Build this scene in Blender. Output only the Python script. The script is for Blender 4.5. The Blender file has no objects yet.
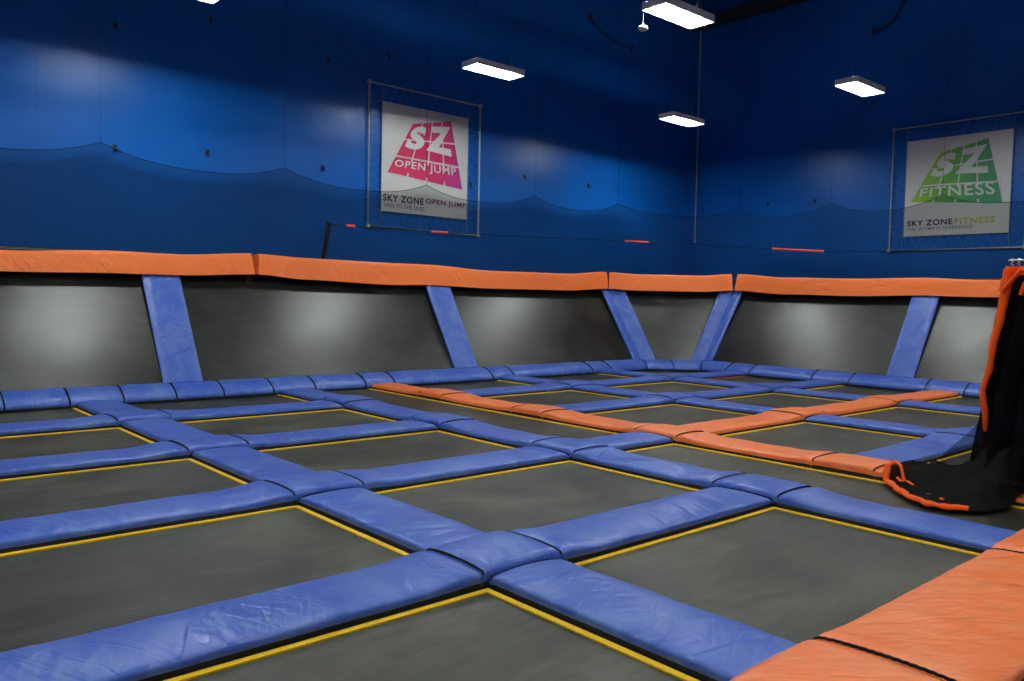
import bpy, math, random
from mathutils import Vector, Matrix, noise

random.seed(7)
SC = bpy.context.scene
COL = SC.collection
PI = math.pi

# ------------------------------------------------------------------ helpers
def tag(o, label=None, cat=None, group=None, kind=None):
    if label: o['label'] = label
    if cat: o['category'] = cat
    if group: o['group'] = group
    if kind: o['kind'] = kind
    return o

class MB:
    """collects vertices / faces for ONE mesh"""
    def __init__(s): s.v = []; s.f = []; s.m = []
    def add(s, vs, fs, mi=0):
        b = len(s.v); s.v += [tuple(p) for p in vs]
        s.f += [tuple(i + b for i in f) for f in fs]; s.m += [mi] * len(fs)
    def box(s, lo, hi, mi=0):
        x0, y0, z0 = lo; x1, y1, z1 = hi
        s.add([(x0,y0,z0),(x1,y0,z0),(x1,y1,z0),(x0,y1,z0),(x0,y0,z1),(x1,y0,z1),(x1,y1,z1),(x0,y1,z1)],
              [(0,3,2,1),(4,5,6,7),(0,1,5,4),(1,2,6,5),(2,3,7,6),(3,0,4,7)], mi)
    def tube(s, pts, r, n=8, mi=0, closed=False, flat=1.0):
        pts = [Vector(p) for p in pts]; N = len(pts); rings = []
        up = None
        for i, p in enumerate(pts):
            a = pts[(i-1) % N] if (closed or i > 0) else p
            b = pts[(i+1) % N] if (closed or i < N-1) else p
            t = (b - a)
            t = t.normalized() if t.length > 1e-9 else Vector((0,0,1))
            if up is None:
                up = Vector((0,0,1)) if abs(t.z) < .9 else Vector((1,0,0))
            s1 = t.cross(up)
            if s1.length < 1e-6: s1 = t.orthogonal()
            s1.normalize(); s2 = s1.cross(t).normalized(); up = s2
            rr = r[i] if isinstance(r, (list, tuple)) else r
            rings.append([p + s1*math.cos(2*PI*k/n)*rr + s2*math.sin(2*PI*k/n)*rr*flat for k in range(n)])
        vs = [q for R in rings for q in R]; fs = []
        M = N if closed else N-1
        for i in range(M):
            j = (i+1) % N
            for k in range(n):
                fs.append((i*n+k, i*n+(k+1) % n, j*n+(k+1) % n, j*n+k))
        if not closed:
            fs.append(tuple(range(n-1,-1,-1))); fs.append(tuple((N-1)*n+k for k in range(n)))
        s.add(vs, fs, mi)
    def lathe(s, prof, c, n=16, mi=0):
        vs = []; fs = []
        for r, z in prof:
            for k in range(n): vs.append((c[0]+r*math.cos(2*PI*k/n), c[1]+r*math.sin(2*PI*k/n), c[2]+z))
        for i in range(len(prof)-1):
            for k in range(n): fs.append((i*n+k, i*n+(k+1)%n, (i+1)*n+(k+1)%n, (i+1)*n+k))
        fs.append(tuple(range(n-1,-1,-1))); fs.append(tuple((len(prof)-1)*n+k for k in range(n)))
        s.add(vs, fs, mi)
    def grid(s, rows, mi=0):
        n = len(rows[0]); vs = [p for r in rows for p in r]
        fs = [(i*n+k, i*n+k+1, (i+1)*n+k+1, (i+1)*n+k) for i in range(len(rows)-1) for k in range(n-1)]
        s.add(vs, fs, mi)
    def mesh(s, name, mats, smooth=True, angle=40):
        me = bpy.data.meshes.new(name); me.from_pydata(s.v, [], s.f)
        for m in (mats if isinstance(mats, (list, tuple)) else [mats]): me.materials.append(m)
        me.polygons.foreach_set('material_index', s.m)
        if smooth:
            me.polygons.foreach_set('use_smooth', [True]*len(s.f))
            me.set_sharp_from_angle(angle=math.radians(angle))
        me.update(); return me
    def build(s, name, mats, parent=None, loc=None, rotz=0, smooth=True, angle=40):
        return link(name, s.mesh(name, mats, smooth, angle), parent, loc, rotz)

def link(name, data, parent=None, loc=None, rotz=0):
    o = bpy.data.objects.new(name, data); COL.objects.link(o)
    if parent: o.parent = parent
    if loc is not None: o.location = loc
    o.rotation_euler = (0, 0, rotz)
    return o

def empty(name, loc=(0,0,0), rotz=0):
    o = bpy.data.objects.new(name, None); COL.objects.link(o)
    o.location = loc; o.rotation_euler = (0,0,rotz); o.empty_display_size = .1
    return o

def smooth01(t):
    t = max(0., min(1., t)); return t*t*(3-2*t)

# ------------------------------------------------------------------ materials
class NT:
    def __init__(s, name):
        s.m = bpy.data.materials.new(name); s.m.use_nodes = True
        s.n = s.m.node_tree.nodes; s.l = s.m.node_tree.links
        s.b = s.n['Principled BSDF']; s.out = s.n['Material Output']
    def new(s, t, **kw):
        nd = s.n.new(t)
        for k, v in kw.items():
            if k in nd.inputs: nd.inputs[k].default_value = v
            else: setattr(nd, k, v)
        return nd
    def link(s, a, b): s.l.new(a, b)
    def coords(s, scale=(1,1,1), rnd=True, kind='Object', rot=(0,0,0)):
        tc = s.new('ShaderNodeTexCoord'); vec = tc.outputs[kind]
        if any(rot):
            m0 = s.new('ShaderNodeMapping'); m0.inputs['Rotation'].default_value = rot
            s.link(vec, m0.inputs['Vector']); vec = m0.outputs['Vector']
        mp = s.new('ShaderNodeMapping'); mp.inputs['Scale'].default_value = scale
        s.link(vec, mp.inputs['Vector'])
        if rnd:
            oi = s.new('ShaderNodeObjectInfo'); mu = s.new('ShaderNodeMath', operation='MULTIPLY')
            mu.inputs[1].default_value = 37.0
            s.link(oi.outputs['Random'], mu.inputs[0]); s.link(mu.outputs[0], mp.inputs['Location'])
        return mp.outputs['Vector']
    def noise(s, vec, scale, detail=4, rough=.55, dist=0.):
        n = s.new('ShaderNodeTexNoise'); n.inputs['Scale'].default_value = scale
        n.inputs['Detail'].default_value = detail; n.inputs['Roughness'].default_value = rough
        n.inputs['Distortion'].default_value = dist
        s.link(vec, n.inputs['Vector']); return n.outputs['Fac']
    def ramp(s, fac, stops):
        r = s.new('ShaderNodeValToRGB'); e = r.color_ramp.elements
        while len(e) > 1: e.remove(e[0])
        e[0].position = stops[0][0]; e[0].color = stops[0][1]
        for p, c in stops[1:]:
            q = e.new(p); q.color = c
        s.link(fac, r.inputs['Fac']); return r.outputs['Color']
    def bump(s, h, strength, dist, normal=None):
        b = s.new('ShaderNodeBump'); b.inputs['Strength'].default_value = strength; b.inputs['Distance'].default_value = dist
        s.link(h, b.inputs['Height'])
        if normal is not None: s.link(normal, b.inputs['Normal'])
        return b.outputs['Normal']

def c4(c, k=1.): return (c[0]*k, c[1]*k, c[2]*k, 1)

def plain(name, col, rough=.5, metal=0., spec=.5):
    t = NT(name); b = t.b
    b.inputs['Base Color'].default_value = c4(col); b.inputs['Roughness'].default_value = rough
    b.inputs['Metallic'].default_value = metal; b.inputs['Specular IOR Level'].default_value = spec
    return t.m

def vinyl(name, col, dust, rough=.36, wr=(3.6, .8, 2.), dist=.03, strength=.9, dustamt=.5, rot=(0,0,.35), rot2=(0,0,-.5), spec=.5, fine=.35):
    """glossy coated fabric: long tight creases in two directions that come and go, plus chalky scuffs"""
    t = NT(name)
    def crease(scale, rot, sc):
        n = t.noise(t.coords(scale, rot=rot), sc, 2.5, .5, .35)
        a = t.new('ShaderNodeMath', operation='SUBTRACT'); a.inputs[1].default_value = .5; t.link(n, a.inputs[0])
        b = t.new('ShaderNodeMath', operation='ABSOLUTE'); t.link(a.outputs[0], b.inputs[0])
        c = t.new('ShaderNodeMath', operation='MINIMUM'); c.inputs[1].default_value = .10; t.link(b.outputs[0], c.inputs[0])
        return c.outputs[0]
    n1 = crease(wr, rot, 1.6); n3 = crease(tuple(k*1.5 for k in wr), rot2, 1.7)
    soft = t.noise(t.coords(tuple(k*.8 for k in wr), rot=rot), 1.4, 3, .5, .2)
    n2 = t.noise(t.coords((2.2, 1.6, 2.2)), 1.5, 7, .68, .8)
    mk = t.ramp(t.noise(t.coords((1.5,1.5,1.5)), 1.3, 2), [(.42, (.05,)*3+(1,)), (.62, (1,1,1,1))])
    def mul(a, b=None, k=None):
        m = t.new('ShaderNodeMath', operation='MULTIPLY'); t.link(a, m.inputs[0])
        if b is not None: t.link(b, m.inputs[1])
        else: m.inputs[1].default_value = k
        return m.outputs[0]
    def add(a, b):
        m = t.new('ShaderNodeMath', operation='ADD'); t.link(a, m.inputs[0]); t.link(b, m.inputs[1]); return m.outputs[0]
    h = add(add(mul(n1, mk), mul(n3, k=fine)), mul(soft, k=.45))
    t.link(t.bump(h, strength, dist), t.b.inputs['Normal'])
    mask = t.ramp(n2, [(.44, (0,0,0,1)), (.66, (dustamt,)*3+(1,))])
    mx = t.new('ShaderNodeMix', data_type='RGBA')
    mx.inputs[6].default_value = c4(col); mx.inputs[7].default_value = c4(dust)
    t.link(mask, mx.inputs[0]); t.link(mx.outputs[2], t.b.inputs['Base Color'])
    t.link(t.ramp(n2, [(.3, (rough-.06,)*3+(1,)), (.75, (rough+.12,)*3+(1,))]), t.b.inputs['Roughness'])
    t.b.inputs['Specular IOR Level'].default_value = spec
    return t.m

BLUE_C = (.045, .105, .48)
M = {}
M['blue'] = vinyl('blue_vinyl', BLUE_C, (.13, .23, .50), dist=.05)
M['orange'] = vinyl('orange_vinyl', (.90, .185, .042), (.86, .31, .13), wr=(.9, 3.8, 2), rot=(0,0,.75), rot2=(0,0,.35), dist=.045, rough=.40)
M['rail_orange'] = vinyl('rail_vinyl', (.98, .20, .040), (.92, .27, .08), wr=(3.4, 1., .9), rot=(0,.8,0), rot2=(0,-.6,0), dist=.05, strength=1., dustamt=.2, rough=.5, spec=.35)
M['post_blue'] = vinyl('post_vinyl', BLUE_C, (.17, .27, .52), wr=(1.0, 1.0, 4.5), rot=(.5,.5,0), rot2=(-.4,-.4,0), dist=.06, dustamt=.32)
M['black_pad'] = plain('black_skirt', (.006,.006,.008), .8)
M['lace'] = plain('black_lace', (.006,.006,.008), .85, spec=.2)
M['frame'] = plain('black_frame', (.008,.008,.009), .55)
M['floor'] = plain('dark_floor', (.02,.02,.02), .8)
M['cord'] = plain('grey_cord', (.05,.055,.06), .6)
M['pale'] = plain('pale_rod', (.42,.45,.45), .5)
M['hook'] = plain('dark_anchor', (.008,.012,.02), .6)
M['galv'] = plain('galvanised_tube', (.50,.50,.45), .45, .2)
M['bannercord'] = plain('banner_cord', (.14,.24,.42), .7)
M['ceiling'] = plain('grey_ceiling', (.5,.5,.49), .9)
M['rear'] = plain('pale_wall_paint', (.55,.57,.6), .7)
M['beam'] = plain('black_steel', (.022,.022,.026), .6)
M['housing'] = plain('white_enamel', (.82,.83,.82), .4)
M['cable'] = plain('reddish_black_cable', (.035,.012,.016), .6)
M['sensor'] = plain('cream_plastic', (.72,.68,.55), .45)
M['red_tube'] = plain('red_foam', (.80,.09,.05), .6)
M['ring'] = plain('steel_ring', (.6,.6,.6), .3, .9)

def webbing(name, col):
    t = NT(name); v = t.coords((1,1,1)); n = t.noise(v, 60, 2)
    t.link(t.ramp(n, [(.3, c4(col, .82)), (.75, c4(col, 1.08))]), t.b.inputs['Base Color'])
    t.b.inputs['Roughness'].default_value = .6
    return t.m
M['yellow'] = webbing('yellow_webbing', (1.0, .60, .012))
M['redweb'] = webbing('red_webbing', (.72, .10, .04))

def bedmat(name, c0, c1, c2, rough, spec, weave=.25):
    t = NT(name)
    v = t.coords((1,1,1)); big = t.noise(v, 1.1, 5, .6, .5)
    vs = t.coords((1.5, 9, 9)); st = t.noise(vs, 1.3, 4, .65, .3)
    vf = t.coords((1,1,1), rnd=False); fine = t.noise(vf, 170, 2, .5)
    a = t.new('ShaderNodeMath', operation='MULTIPLY_ADD'); a.inputs[1].default_value = .45
    t.link(st, a.inputs[0]); t.link(big, a.inputs[2])
    col = t.ramp(a.outputs[0], [(.56, c4(c0)), (.72, c4(c1)), (.90, c4(c2))])
    t.link(col, t.b.inputs['Base Color'])
    rr = t.ramp(a.outputs[0], [(.30, (rough-.03,)*3+(1,)), (1.0, (rough+.05,)*3+(1,))])
    t.link(rr, t.b.inputs['Roughness'])
    t.b.inputs['Specular IOR Level'].default_value = spec
    n1 = t.bump(fine, weave, .002)
    t.link(t.bump(st, .22, .012, n1), t.b.inputs['Normal'])
    return t.m
M['bed'] = bedmat('woven_bed', (.019,.020,.012), (.042,.043,.029), (.082,.083,.060), .46, .38)
M['wallbed'] = bedmat('woven_wall_bed', (.005,.0055,.004), (.0105,.011,.008), (.026,.026,.019), .335, .60, .2)

def wallmat():
    t = NT('blue_wall_paint')
    v = t.coords((1,1,1), rnd=False)
    n = t.noise(v, .55, 4, .6); n2 = t.noise(t.coords((6,6,.5), rnd=False), 2.0, 4, .6)
    t.link(t.ramp(n, [(.3, (.003,.105,.46,1)), (.75, (.005,.126,.52,1))]), t.b.inputs['Base Color'])
    t.b.inputs['Roughness'].default_value = .33
    t.b.inputs['Specular IOR Level'].default_value = .24
    # tilt-up panel seams every 3.9 m
    tc = t.new('ShaderNodeTexCoord'); sp = t.new('ShaderNodeSeparateXYZ'); t.link(tc.outputs['Object'], sp.inputs[0])
    ad = t.new('ShaderNodeMath', operation='ADD'); t.link(sp.outputs['X'], ad.inputs[0]); t.link(sp.outputs['Y'], ad.inputs[1])
    md = t.new('ShaderNodeMath', operation='PINGPONG'); md.inputs[1].default_value = .82; t.link(ad.outputs[0], md.inputs[0])
    gt = t.new('ShaderNodeMath', operation='GREATER_THAN'); gt.inputs[1].default_value = .015; t.link(md.outputs[0], gt.inputs[0])
    b1 = t.bump(gt.outputs[0], .5, .006)
    t.link(t.bump(n2, .25, .012, b1), t.b.inputs['Normal'])
    return t.m
M['wall'] = wallmat()

def netmat(name, col, opacity):
    t = NT(name)
    tr = t.new('ShaderNodeBsdfTransparent'); df = t.new('ShaderNodeBsdfDiffuse'); df.inputs['Color'].default_value = c4(col)
    mx = t.new('ShaderNodeMixShader'); mx.inputs[0].default_value = opacity
    t.link(tr.outputs[0], mx.inputs[1]); t.link(df.outputs[0], mx.inputs[2]); t.link(mx.outputs[0], t.out.inputs['Surface'])
    return t.m
M['net'] = netmat('fine_black_net', (.010,.018,.032), .36)
M['curtain'] = netmat('black_curtain_net', (.006,.006,.007), .95)
M['heap'] = netmat('heaped_black_net', (.010,.011,.010), .985)
M['thin'] = netmat('single_black_net', (.006,.006,.007), .62)
M['trim_orange'] = vinyl('orange_binding', (.98,.105,.006), (.95,.14,.02), wr=(6,6,6), dist=.01, dustamt=.2, rough=.6, spec=.2)

LIGHT = 310.0
t = NT('fluorescent_tube'); t.b.inputs['Base Color'].default_value = (.9,.9,.9,1)
t.b.inputs['Emission Color'].default_value = (.93, 1.0, .96, 1); t.b.inputs['Emission Strength'].default_value = LIGHT
M['tube'] = t.m

# ------------------------------------------------------------------ layout (metres), measured from the floor grid
XE = [3.017, 6.151, 7.931, 11.031, 14.135]      # far edge of the beds in each column
YE = [3.569, 5.965, 8.321, 10.712]              # far edge of the beds in each row
G0, PW = .04, .565                                # gap bed edge -> pad, pad width
SW = .64                                         # whole strip
LB_Y, RB_X = 12.87, 16.98                        # front of the kerb pads
LW0, LW1 = 13.25, 14.53                          # wall trampolines of the long wall: foot and head
RW0, RW1 = 17.35, 18.63
WZ0, WZ1 = .20, 2.13
CX, CY = 16.1, 12.2                              # where the cut-off corner begins on either wall
WALL_Y, WALL_X = 15.05, 20.5
CEIL = 10.9
ORD = ['first', 'second', 'third', 'fourth', 'fifth', 'sixth', 'seventh', 'eighth', 'ninth', 'tenth', 'eleventh', 'twelfth',
       'thirteenth', 'fourteenth', 'fifteenth']

# ------------------------------------------------------------------ room
def slab(name, lo, hi, mat):
    b = MB(); b.box(lo, hi); o = b.build(name, mat, smooth=False); tag(o, kind='structure'); return o
slab('floor', (-5,-5,-.16), (WALL_X+.3, WALL_Y+.3, -.08), M['floor'])
slab('ceiling', (-5,-5,CEIL), (WALL_X+.3, WALL_Y+.3, CEIL+.1), M['ceiling'])
slab('wall_left', (-5, WALL_Y, -.08), (WALL_X+.3, WALL_Y+.3, CEIL), M['wall'])
slab('wall_right', (WALL_X, -5, -.08), (WALL_X+.3, WALL_Y, CEIL), M['wall'])
slab('wall_back', (-5, -5.3, -.16), (WALL_X+.3, -5, CEIL+.1), M['rear'])
slab('wall_side', (-5.3, -5.3, -.16), (-5, WALL_Y+.3, CEIL+.1), M['rear'])

# ------------------------------------------------------------------ floor trampolines
def trampoline(x0, x1, y0, y1, label, border='yellow', fx0=.30, fx1=.31, fy0=.30, fy1=.31):
    r = empty('trampoline', (x0, y0, 0)); W, H = x1-x0, y1-y0
    tag(r, label, 'trampoline', 'floor trampolines')
    b = MB(); nx, ny = max(6, int(W/.12)), max(6, int(H/.12)); rows = []
    for j in range(ny+1):
        row = []
        for i in range(nx+1):
            u, v = i/nx, j/ny
            sag = -.022*(1-(2*u-1)**2)**.7*(1-(2*v-1)**2)**.7
            sag += .004*noise.noise(Vector((x0+u*W, y0+v*H, 3))*1.4)*min(1, 8*min(u,1-u,v,1-v))
            row.append((u*W, v*H, -.006+sag))
        rows.append(row)
    b.grid(rows); b.build('jump_bed', M['bed'], r)
    b = MB(); w = .042; z0, z1 = -.012, .002
    b.box((0,0,z0),(W,w,z1)); b.box((0,H-w,z0),(W,H,z1)); b.box((0,w,z0),(w,H-w,z1)); b.box((W-w,w,z0),(W,H-w,z1))
    b.build('webbing_border', M[border], r, smooth=False)
    b = MB(); g = .004; z0, z1 = -.08, -.004
    b.box((-fx0,-fy0,z0),(W+fx1,-g,z1)); b.box((-fx0,H+g,z0),(W+fx1,H+fy1,z1))
    b.box((-fx0,-g,z0),(-g,H+g,z1)); b.box((W+g,-g,z0),(W+fx1,H+g,z1))
    b.build('frame', M['frame'], r, smooth=False)
    return r

h = .021   # the yellow line's centre was measured; the webbing runs half a width past it
cols = {0: (-.10, XE[0]+h), 1: (XE[0]+SW, XE[1]+h), 3: (XE[2]+SW, XE[3]+h), 4: (XE[3]+SW, XE[4]+h), 5: (XE[4]+SW, RB_X+.15)}
rows_ = {0: (1.80, YE[0]+h), 1: (YE[0]+SW, YE[1]+h), 2: (YE[1]+SW, YE[2]+h), 3: (YE[2]+SW, YE[3]+h), 4: (YE[3]+SW, LB_Y+.15)}
COLN = {0: 'fifth', 1: 'fourth', 3: 'third', 4: 'second', 5: 'first'}     # columns counted from the green banner's wall
ROWN = {0: 'fifth', 1: 'fourth', 2: 'third', 3: 'second', 4: 'first'}     # rows counted from the pink banner's wall
for c, (x0, x1) in cols.items():
    for r_, (y0, y1) in rows_.items():
        if c == 5 and r_ < 1: continue
        if c == 4 and r_ < 1: continue
        red = (c == 5 and r_ == 3)
        lab = 'dark floor trampoline, %s border, %s row from pink banner, %s wide column from green banner' % ('red' if red else 'yellow', ROWN[r_], COLN[c])
        trampoline(x0, x1, y0, y1, lab, 'redweb' if red else 'yellow', fx1=.10 if c == 5 else .31, fy1=.10 if r_ == 4 else .31)
lane = (XE[1]+SW, XE[2]+h)
trampoline(lane[0], lane[1], YE[1]+SW, LB_Y+.15, 'long narrow trampoline lane beside orange strip, reaching the pink banner wall', fy1=.10)
trampoline(lane[0], lane[1], 1.0, YE[1]+h, 'long narrow trampoline lane running under the black curtain heap')

# ------------------------------------------------------------------ floor pads
PROF = [(-.500,0),(-.500,.026),(-.504,.036),(-.502,.056),(-.488,.068),(-.45,.075),(-.36,.082),(-.2,.088),(-.07,.090),
        (.07,.090),(.2,.088),(.36,.082),(.45,.075),(.488,.068),(.502,.056),(.504,.036),(.500,.026),(.500,0)]

def pad_top(x, f, W, wx, hs, lift, L, e0, e1):
    """height of the pad's skin at profile point f=(frac, z)"""
    z = f[1]
    k = min(1., z/.075)
    zz = z*hs + lift(x)*k
    d0, d1 = x, L-x
    if e0: zz -= .020*k*(1-smooth01(d0/.07))
    if e1: zz -= .020*k*(1-smooth01(d1/.07))
    return zz

def make_pad(name, L, W, mat, lift=lambda x: 0., hs=1., seed=0., e=(True, True), lace=(0, 0), loc=(0,0,0), rotz=0):
    """a padded strip along local x; lace: 1 = cord across the seam, 2 = zigzag lacing at a tucked end"""
    n = max(5, int(L/.045)); rows = []
    for i in range(n+1):
        x = L*i/n; row = []
        for f in PROF:
            zz = pad_top(x, f, W, 0, hs, lift, L, *e)
            k = min(1, max(0, (f[1]-.03)/.045))
            p = Vector((x*2.6+seed, f[0]*W*1.1+seed*.3, seed))
            zz += k*(.0075*noise.noise(p) + .004*noise.noise(p*3.1))
            yy = f[0]*W + .004*noise.noise(Vector((x*3+seed, f[0]*9, 5)))
            row.append((x, yy, zz))
        rows.append(row)
    b = MB(); m = len(PROF); vs = [p for r in rows for p in r]; fs = []; mi = []
    for i in range(n):
        for k in range(m-1):
            fs.append((i*m+k, (i+1)*m+k, (i+1)*m+k+1, i*m+k+1)); mi.append(1 if k in (0, m-2) else 0)
        fs.append((i*m+m-1, (i+1)*m+m-1, (i+1)*m, i*m)); mi.append(1)
    fs.append(tuple(range(m))); mi.append(0)
    fs.append(tuple(n*m+k for k in range(m-1,-1,-1))); mi.append(0)
    b.v = vs; b.f = fs; b.m = mi
    o = b.build(name, [mat, M['black_pad']], None, loc, rotz, angle=50)
    for end, kind in ((0, lace[0]), (1, lace[1])):
        if not kind: continue
        x = 0.012 if end == 0 else L-.012
        pts = []; N = 40
        for q in range(N+1):
            fr = -.5 + q/N
            # interpolate profile height
            zz = None
            for a, c in zip(PROF[2:-2], PROF[3:-2]):
                if a[0] <= fr*.99 <= c[0]:
                    t_ = (fr*.99-a[0])/max(1e-6, c[0]-a[0]); zz = a[1]+(c[1]-a[1])*t_; break
            if zz is None: zz = .058
            z = pad_top(x, (fr, zz), W, 0, hs, lift, L, *e) + .004
            zig = (.014 if q % 2 else -.014) if kind == 2 else (.003 if q % 2 else -.003)
            pts.append((x+zig, fr*W, z))
        lb = MB(); lb.tube(pts, .0085 if kind == 1 else .007, 6)
        if kind == 2: lb.tube([(x+(.012 if end == 0 else -.012)*0, p[1], p[2]-.001) for p in pts], .005, 5)
        lb.build('lacing', M['lace'], o)
    return o

A_LIFT = .042
def bump_at(c):
    def f(s): return A_LIFT*(1-smooth01((abs(s-c)-.24)/.50))
    return f
def lifts(cs):
    fs = [bump_at(c) for c in cs]
    return lambda s: max([f(s) for f in fs] + [0.])

mid = lambda e_: e_ + .32
XC = [mid(x) for x in XE]; YC = [mid(y) for y in YE]
# which strip lies on top at a crossing: 'x' = the strip that runs toward the green wall, 'y' = the strip toward the pink wall
def top_dir(i, j):
    if i in (1, 2): return 'y'
    return 'x'
GAPX = {0: 'fourth', 1: 'third', 2: 'second-and-a-half', 3: 'second', 4: 'first'}
# strips counted from the walls
SX = {0: 'fifth', 1: 'fourth', 2: 'third', 3: 'second', 4: 'first'}   # strips running toward the pink banner wall, counted from green wall
SY = {0: 'fourth', 1: 'third', 2: 'second', 3: 'first'}               # strips parallel to the pink wall, counted from it
def strip_is_orange_y(i): return i == 2
CG = 'pads over strip crossings'; PG = 'pads between trampolines'
MG = .05    # crossing pad margin past the crossing strip
seed = 1.3
x_end, y_end = RB_X-.025, LB_Y-.025
def has_x_strip(j, i0):          # x strips skip the narrow lane, except the one at YE[1]
    return True
def crossing_exists(i, j): return not (i >= 4 and j == 0)
def x_lift(j):
    return lifts([XC[i] for i in range(5) if crossing_exists(i, j) and top_dir(i, j) == 'x'])
def y_lift(i):
    return lifts([YC[j] for j in range(4) if crossing_exists(i, j) and top_dir(i, j) == 'y'])
# crossings
for i in range(5):
    for j in range(4):
        if not crossing_exists(i, j): continue
        seed += 1.7
        orange = (i == 2) or (j == 1 and i >= 3)
        mat = M['orange'] if orange else M['blue']
        colr = 'orange' if orange else 'blue'
        L = PW + 2*MG
        if top_dir(i, j) == 'x':
            s0 = XE[i]+G0-MG; lf = x_lift(j)
            o = make_pad('crossing_pad', L, PW, mat, (lambda x, s0=s0, lf=lf: lf(x+s0)), 1, seed, (True, True), (1, 1), (s0, YE[j]+G0+PW/2, 0), 0)
        else:
            s0 = YE[j]+G0-MG; lf = y_lift(i)
            o = make_pad('crossing_pad', L, PW, mat, (lambda x, s0=s0, lf=lf: lf(x+s0)), 1, seed, (True, True), (1, 1), (XE[i]+G0+PW/2, s0, 0), PI/2)
        tag(o, 'raised %s crossing pad, %s long strip from green banner meets %s strip from pink banner' % (colr, SX[i], SY[j]), 'floor pad', CG)

# strip pads between crossings
COLX = {0: (None, 0), 1: (0, 1), 2: (1, 2), 3: (2, 3), 4: (3, 4), 5: (4, None)}
def xspan(c, j):
    a, b = COLX[c]
    if a is None: x0, ea, la = -.12, False, 0
    elif top_dir(a, j) == 'x': x0, ea, la = XE[a]+G0+PW+MG+.004, True, 0
    else: x0, ea, la = XE[a]+G0+PW+.006, True, 2
    if b is None: x1, eb, lb = x_end-.004, False, 0
    elif top_dir(b, j) == 'x': x1, eb, lb = XE[b]+G0-MG-.004, True, 0
    else: x1, eb, lb = XE[b]+G0-.006, True, 2
    return x0, x1, (ea, eb), (la, lb)
def yspan(i, r_):
    a = r_-1 if r_ > 0 else None; b = r_ if r_ < 4 else None
    if a is None or not crossing_exists(i, a): y0, ea, la = (1.91 if a is None else YE[a]+G0), False, 0
    elif top_dir(i, a) == 'y': y0, ea, la = YE[a]+G0+PW+MG+.004, True, 0
    else: y0, ea, la = YE[a]+G0+PW+.006, True, 2
    if b is None: y1, eb, lb = y_end-.004, False, 0
    elif top_dir(i, b) == 'y': y1, eb, lb = YE[b]+G0-MG-.004, True, 0
    else: y1, eb, lb = YE[b]+G0-.006, True, 2
    return y0, y1, (ea, eb), (la, lb)
WHERE_X = {0: 'fifth wide column from green banner', 1: 'fourth wide column from green banner', 2: 'bridging the narrow lane',
           3: 'third wide column from green banner', 4: 'second wide column from green banner', 5: 'first wide column from green banner'}
for j in range(4):
    for c in range(6):
        if c == 2 and j != 1: continue
        if j == 0 and c >= 5: continue
        seed += 2.1
        x0, x1, e, lace = xspan(c, j); lf = x_lift(j)
        if j == 0 and c == 4: x1 -= 0
        orange = (j == 1 and c >= 3)
        o = make_pad('strip_pad', x1-x0, PW, M['orange'] if orange else M['blue'], (lambda x, s0=x0, lf=lf: lf(x+s0)), 1, seed, e, lace, (x0, YE[j]+G0+PW/2, 0), 0)
        tag(o, '%s pad, %s strip from pink banner wall, %s' % ('orange' if orange else 'blue', SY[j], WHERE_X[c]), 'floor pad', PG)
for i in range(5):
    for r_ in range(5):
        if i == 4 and r_ < 1: continue
        if i == 3 and r_ < 1: continue
        seed += 2.3
        y0, y1, e, lace = yspan(i, r_); lf = y_lift(i)
        orange = (i == 2)
        o = make_pad('strip_pad', y1-y0, PW, M['orange'] if orange else M['blue'], (lambda x, s0=y0, lf=lf: lf(x+s0)), 1, seed, e, lace, (XE[i]+G0+PW/2, y0, 0), PI/2)
        tag(o, '%s pad, %s long strip from green banner, in %s row from pink banner' % ('orange' if orange else 'blue', SX[i], ROWN[r_]), 'floor pad', PG)

# broad orange strip nearest the viewer
NW, NY = .76, 1.14+.38
nl = lifts([XC[0], XC[1]])
nl2 = lambda s: nl(s)*.7
for (x0, x1, lace, lab) in [(2.70, 3.66, (0, 0), 'broad orange pad end folded over the nearest blue pad'),
                            (3.67, 6.02, (1, 1), 'broad wrinkled orange pad closest to the viewer, between two black seams'),
                            (6.03, 6.95, (0, 0), 'broad orange pad end beyond the black seam beside the blue strip')]:
    seed += 3.3
    o = make_pad('broad_pad', x1-x0, NW, M['orange'], (lambda x, s0=x0: nl2(x+s0)), 1.25, seed, (True, True), lace, (x0, NY, 0), 0)
    tag(o, lab, 'floor pad', 'broad orange pads')
# a trampoline on the near side of the broad pad
trampoline(XE[0]+SW, XE[1]+h, -1.2, 1.18, 'dark trampoline on the near side of the broad orange pad', fy1=.28)

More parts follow.
